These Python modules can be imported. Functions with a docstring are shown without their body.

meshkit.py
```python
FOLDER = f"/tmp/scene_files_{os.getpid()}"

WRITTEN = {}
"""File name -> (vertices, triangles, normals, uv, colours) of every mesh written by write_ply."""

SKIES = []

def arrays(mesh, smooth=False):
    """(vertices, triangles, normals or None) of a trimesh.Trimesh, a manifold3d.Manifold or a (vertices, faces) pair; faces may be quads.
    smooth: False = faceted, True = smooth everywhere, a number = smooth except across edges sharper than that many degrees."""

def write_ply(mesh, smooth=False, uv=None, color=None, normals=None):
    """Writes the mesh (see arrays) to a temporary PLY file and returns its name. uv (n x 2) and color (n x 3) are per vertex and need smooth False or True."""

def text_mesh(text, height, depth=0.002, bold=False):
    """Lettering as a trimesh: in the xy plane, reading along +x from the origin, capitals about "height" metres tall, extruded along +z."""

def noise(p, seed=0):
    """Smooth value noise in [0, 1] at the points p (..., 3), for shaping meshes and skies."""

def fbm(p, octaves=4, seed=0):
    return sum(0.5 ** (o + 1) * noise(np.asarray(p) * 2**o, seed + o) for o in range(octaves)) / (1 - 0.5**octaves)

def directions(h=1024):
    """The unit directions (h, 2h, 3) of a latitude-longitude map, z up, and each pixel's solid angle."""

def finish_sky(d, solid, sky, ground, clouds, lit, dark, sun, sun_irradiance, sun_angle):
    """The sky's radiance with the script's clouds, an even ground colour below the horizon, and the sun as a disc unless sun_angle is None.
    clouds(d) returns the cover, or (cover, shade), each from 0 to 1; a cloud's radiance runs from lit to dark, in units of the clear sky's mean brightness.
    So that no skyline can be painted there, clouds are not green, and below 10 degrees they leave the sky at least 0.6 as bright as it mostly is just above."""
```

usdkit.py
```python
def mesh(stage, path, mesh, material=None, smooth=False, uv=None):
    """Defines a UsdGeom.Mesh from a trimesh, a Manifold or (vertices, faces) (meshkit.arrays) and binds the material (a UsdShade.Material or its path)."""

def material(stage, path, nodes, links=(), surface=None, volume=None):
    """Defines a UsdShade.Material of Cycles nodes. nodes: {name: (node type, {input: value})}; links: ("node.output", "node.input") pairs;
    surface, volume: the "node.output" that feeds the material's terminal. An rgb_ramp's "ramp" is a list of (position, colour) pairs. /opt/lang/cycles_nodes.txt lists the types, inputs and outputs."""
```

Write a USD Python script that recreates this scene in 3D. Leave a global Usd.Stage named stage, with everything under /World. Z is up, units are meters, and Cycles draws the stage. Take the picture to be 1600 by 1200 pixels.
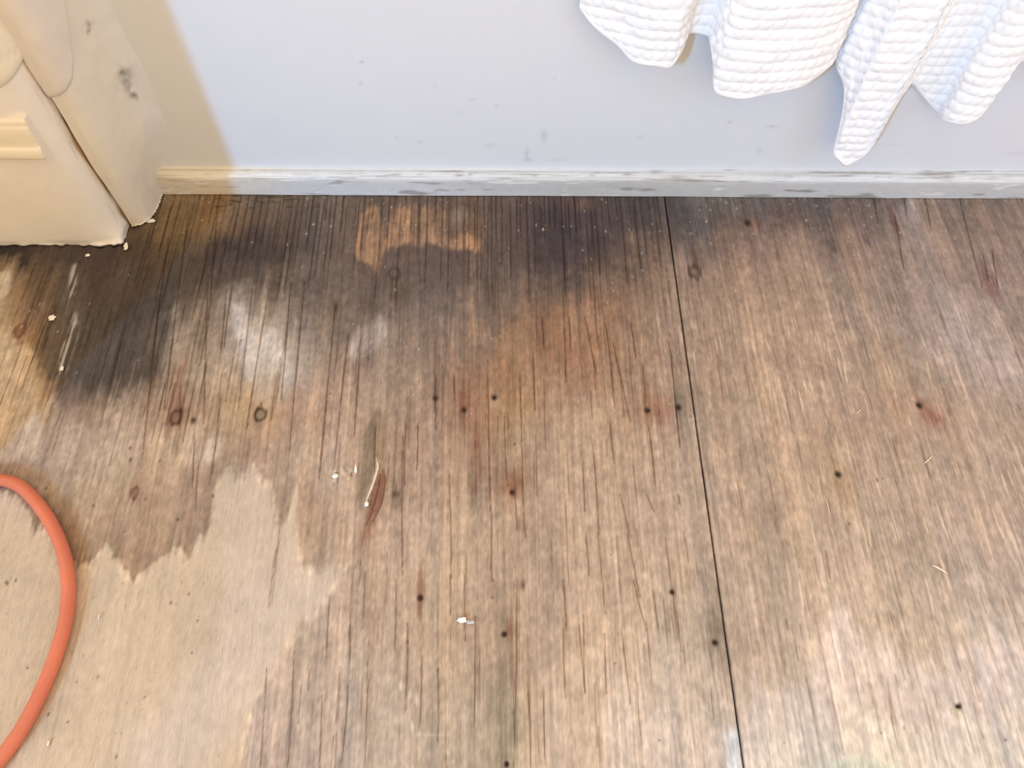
import math, numpy as np, trimesh, usdkit, meshkit, shapely
from scipy.ndimage import gaussian_filter, gaussian_filter1d, map_coordinates
from scipy.interpolate import PchipInterpolator
from pxr import Usd, UsdGeom, UsdLux, UsdShade, Gf, Sdf, Vt

stage = Usd.Stage.CreateInMemory()
UsdGeom.SetStageUpAxis(stage, UsdGeom.Tokens.z)
UsdGeom.SetStageMetersPerUnit(stage, 1.0)
UsdGeom.Xform.Define(stage, '/World')
UsdGeom.Scope.Define(stage, '/World/Looks')

# ------------------------------------------------------------------ camera, light, exposure
FPX, TILT, HGT, ROLL = 1180.0, math.radians(31.4), 0.75, math.radians(0.3)
CAM = np.array([0, -HGT * math.tan(TILT + math.atan(304 / FPX)), HGT])
FWD = np.array([0, math.sin(TILT), -math.cos(TILT)])
_r = np.array([1.0, 0, 0]); _u = np.cross(_r, FWD)
RGT = math.cos(ROLL) * _r + math.sin(ROLL) * _u
UPV = -math.sin(ROLL) * _r + math.cos(ROLL) * _u

cam = UsdGeom.Camera.Define(stage, '/World/camera')
cam.AddTransformOp().Set(Gf.Matrix4d(*RGT, 0, *UPV, 0, *(-FWD), 0, *CAM, 1))
cam.CreateHorizontalApertureAttr(36.0); cam.CreateVerticalApertureAttr(27.0)
cam.CreateFocalLengthAttr(36.0 * FPX / 1600)
cam.CreateClippingRangeAttr(Gf.Vec2f(0.02, 50))
cam.CreateExposureAttr(0.0)

dome = UsdLux.DomeLight.Define(stage, '/World/room_light')          # warm light bouncing around the room
dome.CreateColorAttr(Gf.Vec3f(1.0, 0.79, 0.51)); dome.CreateIntensityAttr(0.43)

def window_light(name, pos, target, w, h, color, intensity):
    l = UsdLux.RectLight.Define(stage, '/World/' + name)
    z = np.array(pos, float) - np.array(target, float); z /= np.linalg.norm(z)
    x = np.cross([0, 0, 1], z); x /= np.linalg.norm(x); y = np.cross(z, x)
    l.AddTransformOp().Set(Gf.Matrix4d(*x, 0, *y, 0, *z, 0, *pos, 1))
    l.CreateWidthAttr(w); l.CreateHeightAttr(h)
    l.CreateColorAttr(Gf.Vec3f(*color)); l.CreateIntensityAttr(intensity)
window_light('window_daylight_left', (-2.08, -3.62, 2.2), (0, -0.1, 0.1), 0.04, 0.8, (0.16, 0.50, 1.0), 1300)
window_light('window_daylight_right', (1.9, -1.3, 1.2), (0.5, 0, 0.1), 0.8, 1.0, (0.10, 0.40, 1.0), 3.8)
window_light('lamp_light', (-1.25, -0.50, 1.2), (-0.45, -0.2, 0.0), 0.3, 0.3, (1.0, 0.84, 0.68), 6.5)     # warm lamp on the left

# ------------------------------------------------------------------ helpers
def ray(px, py): return FWD + (px - 800) / FPX * RGT - (py - 600) / FPX * UPV
def on_floor(px, py, z=0.0):
    d = ray(px, py); return CAM + d * (z - CAM[2]) / d[2]
def on_depth(px, py, y=0.0):
    d = ray(px, py); return CAM + d * (y - CAM[1]) / d[1]
def proj(P):
    q = np.asarray(P, float) - CAM; w = q @ FWD
    return 800 + FPX * (q @ RGT) / w, 600 - FPX * (q @ UPV) / w
def lin(c):
    c = np.asarray(c, float) / 255
    return np.where(c <= 0.04045, c / 12.92, ((c + 0.055) / 1.055) ** 2.4)
def sstep(a, b, x):
    t = np.clip((x - a) / (b - a), 0, 1); return t * t * (3 - 2 * t)

_names = {}
def path_for(name, parent=None):
    base = (str(parent.GetPath()) if parent else '/World') + '/'
    n = _names.get(base + name, 0); _names[base + name] = n + 1
    return base + (name if n == 0 else f'{name}_{n:03d}')
def tag(p, label=None, cat=None, group=None, kind=None):
    for k, v in (('label', label), ('category', cat), ('group', group), ('kind', kind)):
        if v: p.SetCustomDataByKey(k, v)
    return p
def thing(name, loc=(0, 0, 0), **kw):
    x = UsdGeom.Xform.Define(stage, path_for(name)); x.AddTranslateOp().Set(Gf.Vec3d(*map(float, loc)))
    return tag(x.GetPrim(), **kw)
def obj(name, mesh, mat, parent=None, smooth=30, color=None, **kw):
    m = usdkit.mesh(stage, path_for(name, parent), mesh, mat, smooth)
    if color is not None:
        UsdGeom.PrimvarsAPI(m).CreatePrimvar('paint', Sdf.ValueTypeNames.Color3fArray, 'vertex').Set(Vt.Vec3fArray.FromNumpy(np.asarray(color, np.float32)))
    return tag(m.GetPrim(), **kw)
def grid_faces(nr, nc, flip=False):
    i = np.arange(nr * nc).reshape(nr, nc)
    q = np.stack([i[:-1, :-1], i[:-1, 1:], i[1:, 1:], i[1:, :-1]], -1).reshape(-1, 4)
    return q[:, ::-1] if flip else q
def closed_sheet(front, back):
    """A solid from two equal grids (nr, nc, 3) joined round the border; the front grid is counter-clockwise seen from outside."""
    nr, nc = front.shape[:2]; n = nr * nc
    v = np.vstack([front.reshape(-1, 3), back.reshape(-1, 3)])
    f = [grid_faces(nr, nc), grid_faces(nr, nc, True) + n]
    i = np.arange(n).reshape(nr, nc)
    loop = np.concatenate([i[0, :-1], i[:-1, -1], i[-1, :0:-1], i[:0:-1, 0]])
    a, b = loop, np.roll(loop, -1)
    f.append(np.stack([a, a + n, b + n, b], 1))
    return v, np.vstack(f)

def mat(name, nodes, links, surface='p.BSDF'):
    return usdkit.material(stage, '/World/Looks/' + name, nodes, links, surface=surface)

def painted(name, rough, nscale, namp, bump=0.0, spec=0.4, stretch=(1, 1, 1), bump_scale=None, sheen=0.0):
    """Vertex paint times a little fine noise, with relief."""
    nodes = {'a': ('attribute', {'attribute': 'paint'}), 'g': ('geometry', {}),
             'm': ('mapping', {'scale': stretch}), 'n': ('noise_texture', {'scale': nscale, 'detail': 4.0, 'roughness': 0.6}),
             'r': ('map_range', {'from_min': 0.25, 'from_max': 0.75, 'to_min': 1 - namp, 'to_max': 1 + namp}),
             'c': ('combine_color', {}), 'x': ('mix', {'mix_type': 'multiply', 'fac': 1.0}),
             'n2': ('noise_texture', {'scale': bump_scale or nscale, 'detail': 3.0}),
             'b': ('bump', {'strength': bump, 'distance': 0.001}),
             'p': ('principled_bsdf', {'roughness': rough, 'specular_ior_level': spec, 'sheen_weight': sheen})}
    links = [('g.position', 'm.vector'), ('m.vector', 'n.vector'), ('m.vector', 'n2.vector'), ('n.fac', 'r.value'),
             ('r.result', 'c.r'), ('r.result', 'c.g'), ('r.result', 'c.b'), ('a.color', 'x.color1'), ('c.color', 'x.color2'),
             ('x.color', 'p.base_color')]
    if bump > 0: links += [('n2.fac', 'b.height'), ('b.normal', 'p.normal')]
    return mat(name, nodes, links)
def plain(name, color, rough=0.6, spec=0.4, var=0.1, scale=200, metallic=0.0):
    nodes = {'g': ('geometry', {}), 'n': ('noise_texture', {'scale': scale, 'detail': 3.0}),
             'r': ('rgb_ramp', {'ramp': [(0.3, tuple(np.array(color) * (1 - var))), (0.7, tuple(np.array(color) * (1 + var)))]}),
             'p': ('principled_bsdf', {'roughness': rough, 'specular_ior_level': spec, 'metallic': metallic})}
    return mat(name, nodes, [('g.position', 'n.vector'), ('n.fac', 'r.fac'), ('r.color', 'p.base_color')])

M_PLY = painted('plywood', 0.62, 1.0, 0.17, bump=0.35, spec=0.25, stretch=(1100, 90, 300))
M_WALL = painted('wall_paint', 0.45, 25, 0.012, bump=0.03, bump_scale=160, spec=0.4)
M_BASE = painted('baseboard_paint', 0.4, 90, 0.05, bump=0.25, bump_scale=260, spec=0.4)
M_CREAM = painted('cream_paint', 0.42, 60, 0.03, bump=0.12, bump_scale=150, spec=0.4)
M_CREAM2 = plain('cream_moulding_paint', tuple(lin((236, 226, 208))), 0.42, 0.4, 0.02, 60)
M_TOWEL = painted('white_cotton', 0.9, 700, 0.03, bump=0.3, bump_scale=900, spec=0.1, sheen=0.2)
M_CORD = painted('orange_rubber', 0.42, 120, 0.04, bump=0.05, spec=0.4)
M_NAIL = plain('rusted_iron', (0.030, 0.014, 0.008), 0.7, 0.3, 0.4, 900)
M_DARK = plain('old_joist_wood', (0.05, 0.035, 0.025), 0.8, 0.2)
M_SPLINT = plain('pale_splinter_wood', (0.78, 0.62, 0.45), 0.7, 0.2, 0.15, 400)
M_REDWOOD = plain('red_brown_splinter_wood', (0.24, 0.115, 0.07), 0.7, 0.2, 0.3, 500)
M_CHIP = plain('white_paint_flake', (0.80, 0.77, 0.70), 0.5, 0.4, 0.08, 500)
M_GREYCHIP = plain('grey_paint_flake', (0.55, 0.52, 0.47), 0.5, 0.4, 0.3, 600)

# ------------------------------------------------------------------ floor: two plywood sheets, stained and checked
E_FLOOR = np.array([1.19, 1.16, 1.16])          # even light level that the wood's own colour is measured against
rng = np.random.default_rng(7)
SEAM = 0.2080
xs = np.concatenate([np.arange(-1.20, -0.78, 0.0024), np.arange(-0.78, 0.78, 0.0009), np.arange(0.78, 1.2, 0.0024)])
ys = np.concatenate([np.arange(0.0, -0.78, -0.0018), np.arange(-0.78, -1.20, -0.0050)])
X, Y = np.meshgrid(xs, ys)
P0 = np.stack([X, Y, np.zeros_like(X)], -1)
U, V = proj(P0)
NY, NX = X.shape
SHEAR = 0.055 * sstep(0.10, -0.12, xs)[None, :] * Y           # the left sheet's grain runs a few degrees off square
JJ = np.broadcast_to(np.interp(X + SHEAR, xs, np.arange(NX)), X.shape); II = np.repeat(np.arange(NY, dtype=float)[:, None], NX, 1)
def aniso(sy, sx, seed):
    a = gaussian_filter(np.random.default_rng(seed).normal(size=(NY, NX)).astype(np.float32), (sy, sx), mode='reflect')
    if sy > 3: a = map_coordinates(a, [II, JJ], order=1, mode='nearest')
    return a / a.std()
J1 = aniso(9, 1.3, 1)       # jagged along the grain
J2 = aniso(30, 4, 2)
J3 = aniso(60, 14, 3)
B1 = aniso(22, 44, 4)       # soft blotches
B2 = aniso(7, 13, 5)
S1 = aniso(45, 1.0, 6)      # long fine grain
S2 = aniso(16, 0.7, 8)
S3 = aniso(120, 5, 9)       # broad growth bands
FINE = aniso(1.0, 1.0, 10)
MOT = aniso(1.5, 2.6, 11); MOT2 = aniso(2.6, 4.5, 12)

# the wood's stain tones, read along rows across the sheets: v: [(u, r, g, b), ...]
T = {
 296: [(0,60,48,38),(235,140,115,82),(300,158,132,98),(350,152,126,94),(400,128,108,86),(500,116,98,86),(600,113,95,82),(700,112,92,80),(800,114,94,84),(900,112,92,82),(950,98,84,80),(1000,92,82,78),(1040,92,84,80),(1100,118,108,102),(1200,112,104,98),(1300,112,102,96),(1400,122,110,102),(1500,136,120,110),(1600,140,122,112)],
 340: [(0,58,46,38),(200,70,54,40),(245,128,102,70),(300,142,114,78),(350,136,108,78),(400,108,88,72),(450,100,84,74),(500,106,90,80),(550,116,98,84),(650,112,92,78),(700,110,90,78),(760,108,90,78),(830,86,70,66),(880,70,58,60),(930,84,68,66),(1000,88,76,72),(1050,90,80,76),(1100,100,90,85),(1170,112,94,86),(1250,112,94,86),(1350,130,108,98),(1430,150,132,122),(1500,142,120,106),(1600,150,126,113)],
 390: [(0,52,42,34),(60,72,58,50),(130,80,64,55),(200,76,60,48),(250,98,78,56),(290,94,76,58),(340,68,54,48),(400,74,60,54),(450,84,70,62),(500,98,83,74),(560,106,88,76),(640,105,86,76),(700,100,82,72),(760,100,83,73),(830,88,72,64),(880,76,61,58),(930,88,72,65),(1000,114,94,80),(1040,110,92,80),(1100,135,112,98),(1200,148,121,105),(1300,154,128,112),(1400,150,126,111),(1500,152,128,114),(1600,155,130,118)],
 440: [(0,165,138,102),(18,170,140,104),(45,112,88,62),(100,92,75,57),(150,76,61,48),(200,86,71,58),(250,82,66,52),(300,86,71,56),(350,94,78,67),(400,106,89,76),(500,110,94,84),(600,106,89,79),(700,107,90,80),(800,110,92,80),(900,118,96,80),(1000,142,114,94),(1100,160,133,112),(1200,168,139,118),(1300,165,139,120),(1400,160,137,122),(1500,156,133,121),(1600,158,134,122)],
 490: [(0,182,152,112),(30,142,108,76),(70,116,94,70),(100,106,91,73),(150,80,66,54),(200,79,65,54),(250,86,71,57),(300,108,91,74),(350,138,118,98),(390,166,148,130),(420,156,136,118),(480,128,110,96),(530,118,99,84),(600,124,107,96),(700,115,98,88),(800,126,103,86),(850,141,109,84),(900,146,110,85),(1000,156,127,104),(1100,166,139,118),(1200,175,146,122),(1300,172,145,124),(1400,168,146,133),(1500,170,149,139),(1600,165,142,128)],
 540: [(0,200,172,130),(35,165,128,86),(60,116,90,62),(100,95,79,62),(150,75,62,50),(200,82,69,56),(240,100,84,68),(270,148,127,104),(320,150,126,103),(360,164,141,120),(390,190,170,152),(430,194,175,158),(470,165,146,130),(520,140,119,102),(560,146,126,112),(600,150,130,117),(650,140,119,102),(720,136,113,98),(800,151,120,96),(870,159,119,90),(950,161,125,98),(1050,166,137,115),(1150,176,147,124),(1300,178,149,126),(1400,173,147,126),(1500,178,157,148),(1600,172,149,132)],
 590: [(0,205,174,134),(38,190,155,112),(75,110,86,60),(120,88,73,58),(170,92,76,62),(220,97,80,64),(260,150,120,94),(300,165,139,112),(350,184,155,125),(400,196,173,150),(430,198,178,158),(470,180,156,137),(530,160,133,112),(600,155,132,116),(650,150,128,110),(720,151,118,95),(780,161,124,95),(850,166,127,100),(920,166,130,104),(1000,168,140,115),(1100,176,147,124),(1250,180,151,128),(1400,178,151,128),(1550,178,155,140)],
 640: [(0,202,168,130),(50,192,158,118),(100,162,130,100),(150,184,155,122),(200,184,152,118),(250,160,130,102),(290,158,124,98),(330,184,152,116),(380,191,156,117),(430,190,153,126),(500,180,149,126),(560,175,148,125),(620,166,141,119),(680,156,125,103),(730,152,113,90),(780,174,137,104),(850,178,144,117),(950,180,149,123),(1010,172,134,110),(1060,168,144,122),(1150,182,155,130),(1300,182,153,130),(1440,178,145,121),(1550,180,155,136)],
 700: [(0,167,133,107),(50,176,144,117),(100,191,162,130),(180,197,169,138),(240,191,161,131),(300,196,168,138),(350,174,144,119),(400,177,147,123),(450,190,163,140),(520,194,165,142),(580,176,146,121),(640,175,143,122),(700,178,149,123),(735,154,118,95),(790,178,150,122),(850,182,153,127),(950,185,156,131),(1100,190,161,137),(1200,188,159,136),(1310,182,152,124),(1400,185,157,134),(1600,182,157,138)],
 760: [(0,150,122,99),(60,168,140,115),(120,189,161,130),(180,190,161,131),(215,170,138,112),(260,182,153,128),(310,170,140,117),(350,184,156,132),(450,184,158,136),(500,194,167,145),(560,186,156,131),(620,172,145,122),(700,185,154,130),(745,158,134,113),(800,158,118,92),(850,185,156,131),(950,190,161,136),(1100,190,163,140),(1300,186,157,131),(1450,190,163,140),(1600,182,157,138)],
 820: [(0,152,124,100),(110,154,122,98),(160,192,160,130),(205,172,144,120),(260,174,145,121),(330,170,142,120),(470,174,145,121),(540,190,162,137),(620,195,165,142),(700,192,165,140),(760,180,153,128),(850,190,161,135),(1000,192,164,140),(1200,190,163,139),(1400,188,161,138),(1600,186,159,140)],
 900: [(0,150,122,98),(120,152,122,98),(210,160,132,108),(330,168,140,118),(450,186,160,138),(520,190,163,140),(560,191,163,139),(700,192,165,140),(790,178,151,127),(900,195,166,141),(1050,190,163,137),(1100,187,162,139),(1200,192,166,145),(1400,186,161,138),(1600,183,161,145)],
 1000:[(0,190,165,140),(450,192,166,146),(520,190,165,144),(640,188,162,138),(780,172,145,120),(820,188,160,134),(900,204,174,147),(1000,207,179,152),(1070,194,171,151),(1110,184,160,138),(1150,199,172,149),(1300,205,180,157),(1400,203,178,153),(1500,199,175,152),(1600,203,182,165)],
 1100:[(0,190,166,144),(350,192,168,150),(450,192,169,153),(600,190,168,150),(720,186,163,140),(780,169,148,126),(850,200,172,145),(950,212,187,163),(1050,208,184,161),(1160,206,182,160),(1300,210,186,163),(1600,213,190,170)],
 1200:[(0,190,168,148),(400,189,167,154),(600,192,170,152),(700,186,165,142),(780,163,144,121),(850,200,173,147),(1000,213,188,167),(1100,204,184,167),(1200,214,193,172),(1400,210,192,172),(1600,216,196,178)],
}
vr = sorted(T)
ug = np.arange(-200, 1801, 5.0)
tab = np.stack([np.stack([np.interp(ug, [p[0] for p in T[v]], [lin(p[1:])[k] for p in T[v]]) for k in range(3)], -1) for v in vr])
Vw = V + 4 * J1 + 7 * J2 + 7 * B2 + 3 * MOT
Uw = U + 7 * B1 + 7 * B2 + 3 * MOT2
fr = np.interp(Vw, vr, np.arange(len(vr))); fc = np.clip((Uw + 200) / 5, 0, len(ug) - 1)
COL = np.stack([map_coordinates(tab[..., k], [fr, fc], order=1, mode='nearest') for k in range(3)], -1)
HT = np.zeros((NY, NX))          # relief in metres

def slope_at(u, v): return (u - 803) / (v + 1330) + 0.05 * float(sstep(880, 640, np.array(float(u))))
def box_of(u0, u1, v0, v1):
    c = [on_floor(u, v) for u in (u0, u1) for v in (v0, v1)]
    a, b = min(p[0] for p in c), max(p[0] for p in c); lo, hi = min(p[1] for p in c), max(p[1] for p in c)
    j0, j1 = np.searchsorted(xs, [a, b]); i0, i1 = np.searchsorted(-ys, [-hi, -lo])
    return slice(max(i0 - 1, 0), i1 + 2), slice(max(j0 - 1, 0), j1 + 2)
def blend(sl, w, color):
    c = COL[sl]; COL[sl] = c + (lin(color) - c) * np.clip(w, 0, 1)[..., None]
def blob(u, v, ru, rv, color, s=1.0, hard=0.0, jag=0.15, ring=None):
    m = 1.8; sl = box_of(u - ru * m - 8, u + ru * m + 8, max(v - rv * m, 290), v + rv * m)
    k = slope_at(u, v); dv = V[sl] - v; du = U[sl] - u - k * dv
    d = np.sqrt((du / ru) ** 2 + (dv / rv) ** 2) + jag * (0.6 * J1[sl] + 0.6 * B2[sl])
    if ring is None: w = s * (1 - sstep(hard, 1.15, d))
    else: w = s * np.exp(-((d - ring) / (1 - ring)) ** 2 * 2.5)
    blend(sl, w, color)
    return sl, d
def lens(u, v, ru, rv, color, s=1.0):
    """A pointed stain, drawn out along the grain."""
    sl = box_of(u - ru * 1.5 - rv * .3, u + ru * 1.5 + rv * .3, max(v - rv, 290), v + rv)
    k = slope_at(u, v); dv = (V[sl] - v) / rv; du = (U[sl] - u - k * (V[sl] - v)) / ru
    w = np.clip(1 - np.abs(dv), 0, 1); e = np.abs(du) - w ** 0.7 + 0.12 * J1[sl]
    blend(sl, s * (1 - sstep(-0.75, 0.15, e + 0.08 * S2[sl])) * sstep(0, .25, w), color)
def poly(pts, color, s=1.0, jag=5.0, soft=1.0, wob=1.5, rise=0.0, mod=None):
    p = np.array(pts, float); g = 10 + 3 * jag
    sl = box_of(p[:, 0].min() - g, p[:, 0].max() + g, max(p[:, 1].min() - g, 290), min(p[:, 1].max() + g, 2600))
    uu = U[sl] + wob * B2[sl]; vv = V[sl] + jag * 0.7 * J1[sl] + jag * 0.5 * S2[sl]
    w = shapely.contains_xy(shapely.Polygon(p).buffer(0), uu, vv).astype(float)
    w = gaussian_filter(w, (soft, soft * 1.6))
    if mod is not None: w = w * mod[sl]
    blend(sl, s * w, color); HT[sl] += rise * w
    return sl, w

# pale dry plywood left in front of the stain's ragged tide line
tide = [(-900,2600),(-420,1500),(-340,1150),(-300,960),(-220,860),(-130,800),(-60,762),(0,765),(18,770),(36,785),(50,800),(56,832),(66,818),(78,826),(96,850),(112,880),(122,884),(140,881),(150,868),(160,851),(166,845),(174,858),(184,875),(196,892),(207,903),(222,896),(236,885),(250,872),(268,857),(284,851),(296,872),(308,848),(325,818),(331,795),(330,770),(341,744),(352,724),(360,735),(372,748),(386,737),(392,724),(402,735),(412,750),(425,752),(431,792),(436,824),(448,806),(455,780),(462,765),(468,772),(465,800),(468,830),(472,866),(474,884),(490,886),(520,880),(545,884),(525,915),(508,950),(470,985),(442,1030),(428,1058),(402,1100),(388,1150),(376,1210),(350,1420),(300,1600),(260,2600)]
poly([(u, v - 26) for u, v in tide], (150,122,100), 0.38, jag=9, soft=7, mod=sstep(-60, 20, 480 - U))
poly(tide, (211,186,158), 0.97, jag=4, soft=0.7, rise=0.0002)
poly([(380,900),(420,890),(470,888),(540,886),(520,920),(500,955),(460,990),(440,1030),(415,1075),(395,1110),(330,1180),(300,1210),(260,1500),(200,1500),(205,1140),(240,1130),(300,1060),(330,1000),(350,930)], (214,192,176), 0.75, jag=9, soft=7)
poly([(342,740),(352,726),(395,730),(425,755),(431,800),(440,830),(462,790),(470,850),(472,890),(430,900),(400,960),(360,960),(345,880)], (211,188,170), 0.55, jag=6, soft=5)
poly([(-60,800),(0,790),(25,795),(40,840),(30,890),(5,930),(-60,950)], (196,172,142), 0.5, jag=4, soft=8)
# tongues beside the tide line
poly([(428,748),(462,762),(455,784),(447,806),(436,824),(431,790)], (176,149,126), 0.7, jag=2, soft=1.0)
poly([(474,740),(500,760),(545,790),(550,860),(540,884),(500,886),(475,884),(470,840),(466,790)], (178,148,124), 0.55, jag=5, soft=3)
# pinkish dry ply in the near right corner
poly([(925,1900),(940,1120),(975,1085),(1010,1075),(1040,1085),(1070,1080),(1100,1110),(1135,1150),(1150,1900)], (219,196,177), 0.55, jag=16, soft=3)
poly([(1160,2000),(1160,1090),(1185,1070),(1196,1100),(1212,1062),(1226,1075),(1240,1060),(1262,1070),(1275,1085),(1290,1020),(1292,985),(1306,960),(1325,955),(1340,975),(1352,1010),(1362,1040),(1372,1012),(1388,1006),(1400,1030),(1425,1042),(1450,1048),(1478,1040),(1500,1025),(1530,1030),(1552,1010),(1560,985),(1580,1000),(1600,1015),(1900,1020),(1900,2000)], (220,198,184), 0.88, jag=17, soft=1.6)
poly([(1160,2000),(1170,1150),(1250,1130),(1330,1120),(1450,1140),(1600,1120),(1900,1130),(1900,2000)], (220,206,188), 0.6, jag=14, soft=6)
poly([(1268,1500),(1280,1192),(1310,1186),(1350,1184),(1385,1188),(1412,1196),(1430,1500)], (204,206,186), 0.75, jag=2, soft=2)
# white worn patches
poly([(366,478),(380,470),(392,500),(388,520),(412,512),(425,498),(432,540),(448,552),(462,560),(460,592),(442,607),(434,585),(428,570),(410,565),(398,596),(384,594),(378,552),(368,520)], (213,197,183), 0.85, jag=6, soft=2)
poly([(548,520),(565,510),(580,502),(600,498),(606,520),(598,534),(592,545),(582,548),(572,535),(560,560),(548,565)], (184,164,152), 0.8, jag=6, soft=1.6)
poly([(452,540),(480,520),(488,560),(482,600),(462,605),(452,580)], (184,164,148), 0.6, jag=6, soft=4)
poly([(262,520),(300,500),(325,540),(330,590),(305,600),(290,570),(270,560)], (168,147,124), 0.55, jag=9, soft=4)
poly([(320,695),(335,675),(346,690),(340,712),(322,726),(310,728)], (219,194,166), 0.85, jag=3, soft=1.8)
poly([(295,690),(302,665),(310,690),(304,722),(292,725)], (205,178,150), 0.6, jag=3, soft=2)
poly([(270,490),(274,470),(280,480),(268,560),(258,632),(250,640),(256,580)], (170,150,124), 0.7, jag=3, soft=2)
poly([(-20,425),(15,425),(20,440),(14,462),(0,478),(-20,480)], (206,184,150), 0.8, jag=4, soft=1.5)
poly([(-20,510),(8,515),(12,535),(0,560),(-20,560)], (212,186,148), 0.7, jag=4, soft=2)
poly([(40,535),(62,560),(52,590),(58,620),(48,640),(40,615),(34,575)], (216,184,140), 0.75, jag=7, soft=1.5)
poly([(0,548),(38,540),(45,640),(60,700),(0,700)], (204,172,132), 0.5, jag=6, soft=5)
# dark stains with fairly sharp fronts
poly([(60,480),(80,470),(120,480),(200,500),(262,500),(256,560),(240,605),(200,612),(150,620),(118,640),(96,625),(86,600),(78,560),(66,520)], (88,73,58), 0.35, jag=14, soft=6)
poly([(92,600),(112,596),(128,618),(118,640),(98,634)], (98,78,60), 0.7, jag=6, soft=3)
poly([(305,420),(330,372),(352,362),(400,366),(470,384),(440,410),(400,430),(350,425)], (66,53,48), 0.4, jag=9, soft=8)
poly([(820,345),(850,325),(900,328),(935,350),(945,385),(925,410),(880,415),(845,395)], (72,58,58), 0.45, jag=9, soft=9)
poly([(968,318),(1080,325),(1090,345),(1020,352),(970,345)], (84,72,70), 0.4, jag=5, soft=6)
# orange breakthrough
for a in ((850,520,70,55,(166,116,82),.35),(900,560,55,50,(170,122,90),.30),(800,560,40,50,(172,130,92),.35),(960,480,30,50,(160,112,84),.3),(905,320,30,14,(150,112,86),.4),(330,350,60,30,(150,118,78),.35),(790,640,50,45,(186,146,104),.35),(60,640,50,40,(176,134,88),.4),(130,640,60,30,(150,112,78),.3)): blob(*a[:5], s=a[5], jag=.25)
# torn veneer showing fresh wood by the wall
veneer = [(566,332),(590,325),(597,345),(600,374),(606,368),(610,338),(613,322),(640,328),(652,318),(662,325),(690,322),(700,345),(694,368),(702,372),(722,364),(738,370),(752,372),(754,392),(735,393),(715,389),(700,390),(684,383),(660,383),(650,386),(630,383),(614,386),(604,384),(599,400),(592,428),(585,424),(577,411),(560,406),(553,400),(556,380),(562,360)]
poly(veneer, (170,131,99), 0.85, jag=4, soft=0.9, rise=-0.0006, mod=np.clip(.85 + .22 * S1 + .15 * MOT2, .2, 1.1))
poly([(650,330),(700,325),(760,340),(752,372),(700,372),(655,365)], (128,100,78), 0.55, jag=8, soft=2)
poly([(640,335),(655,330),(662,378),(650,382)], (120,92,72), 0.5, jag=5, soft=1)
poly([(705,333),(735,322),(728,345),(712,350)], (156,134,116), 0.6, jag=4, soft=1.5)
# grey boat-shaped stain with a lifted splinter
poly([(592,634),(598,652),(600,690),(597,732),(590,760),(580,795),(562,798),(560,765),(566,720),(570,680),(579,655)], (136,114,90), 0.75, jag=2, soft=1.0)
poly([(589,712),(594,725),(588,760),(578,793),(569,792),(574,770),(584,745)], (206,184,156), 0.7, jag=2, soft=1)
poly([(595,732),(602,742),(598,780),(586,820),(574,850),(566,835),(575,800)], (150,98,70), 0.7, jag=3, soft=1.6)
poly([(562,830),(585,815),(578,880),(570,890)], (168,124,96), 0.5, jag=4, soft=3)
lens(616,775,12,36,(142,118,98),.75); blob(617,772,7,9,(88,68,54),.9)
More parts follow.
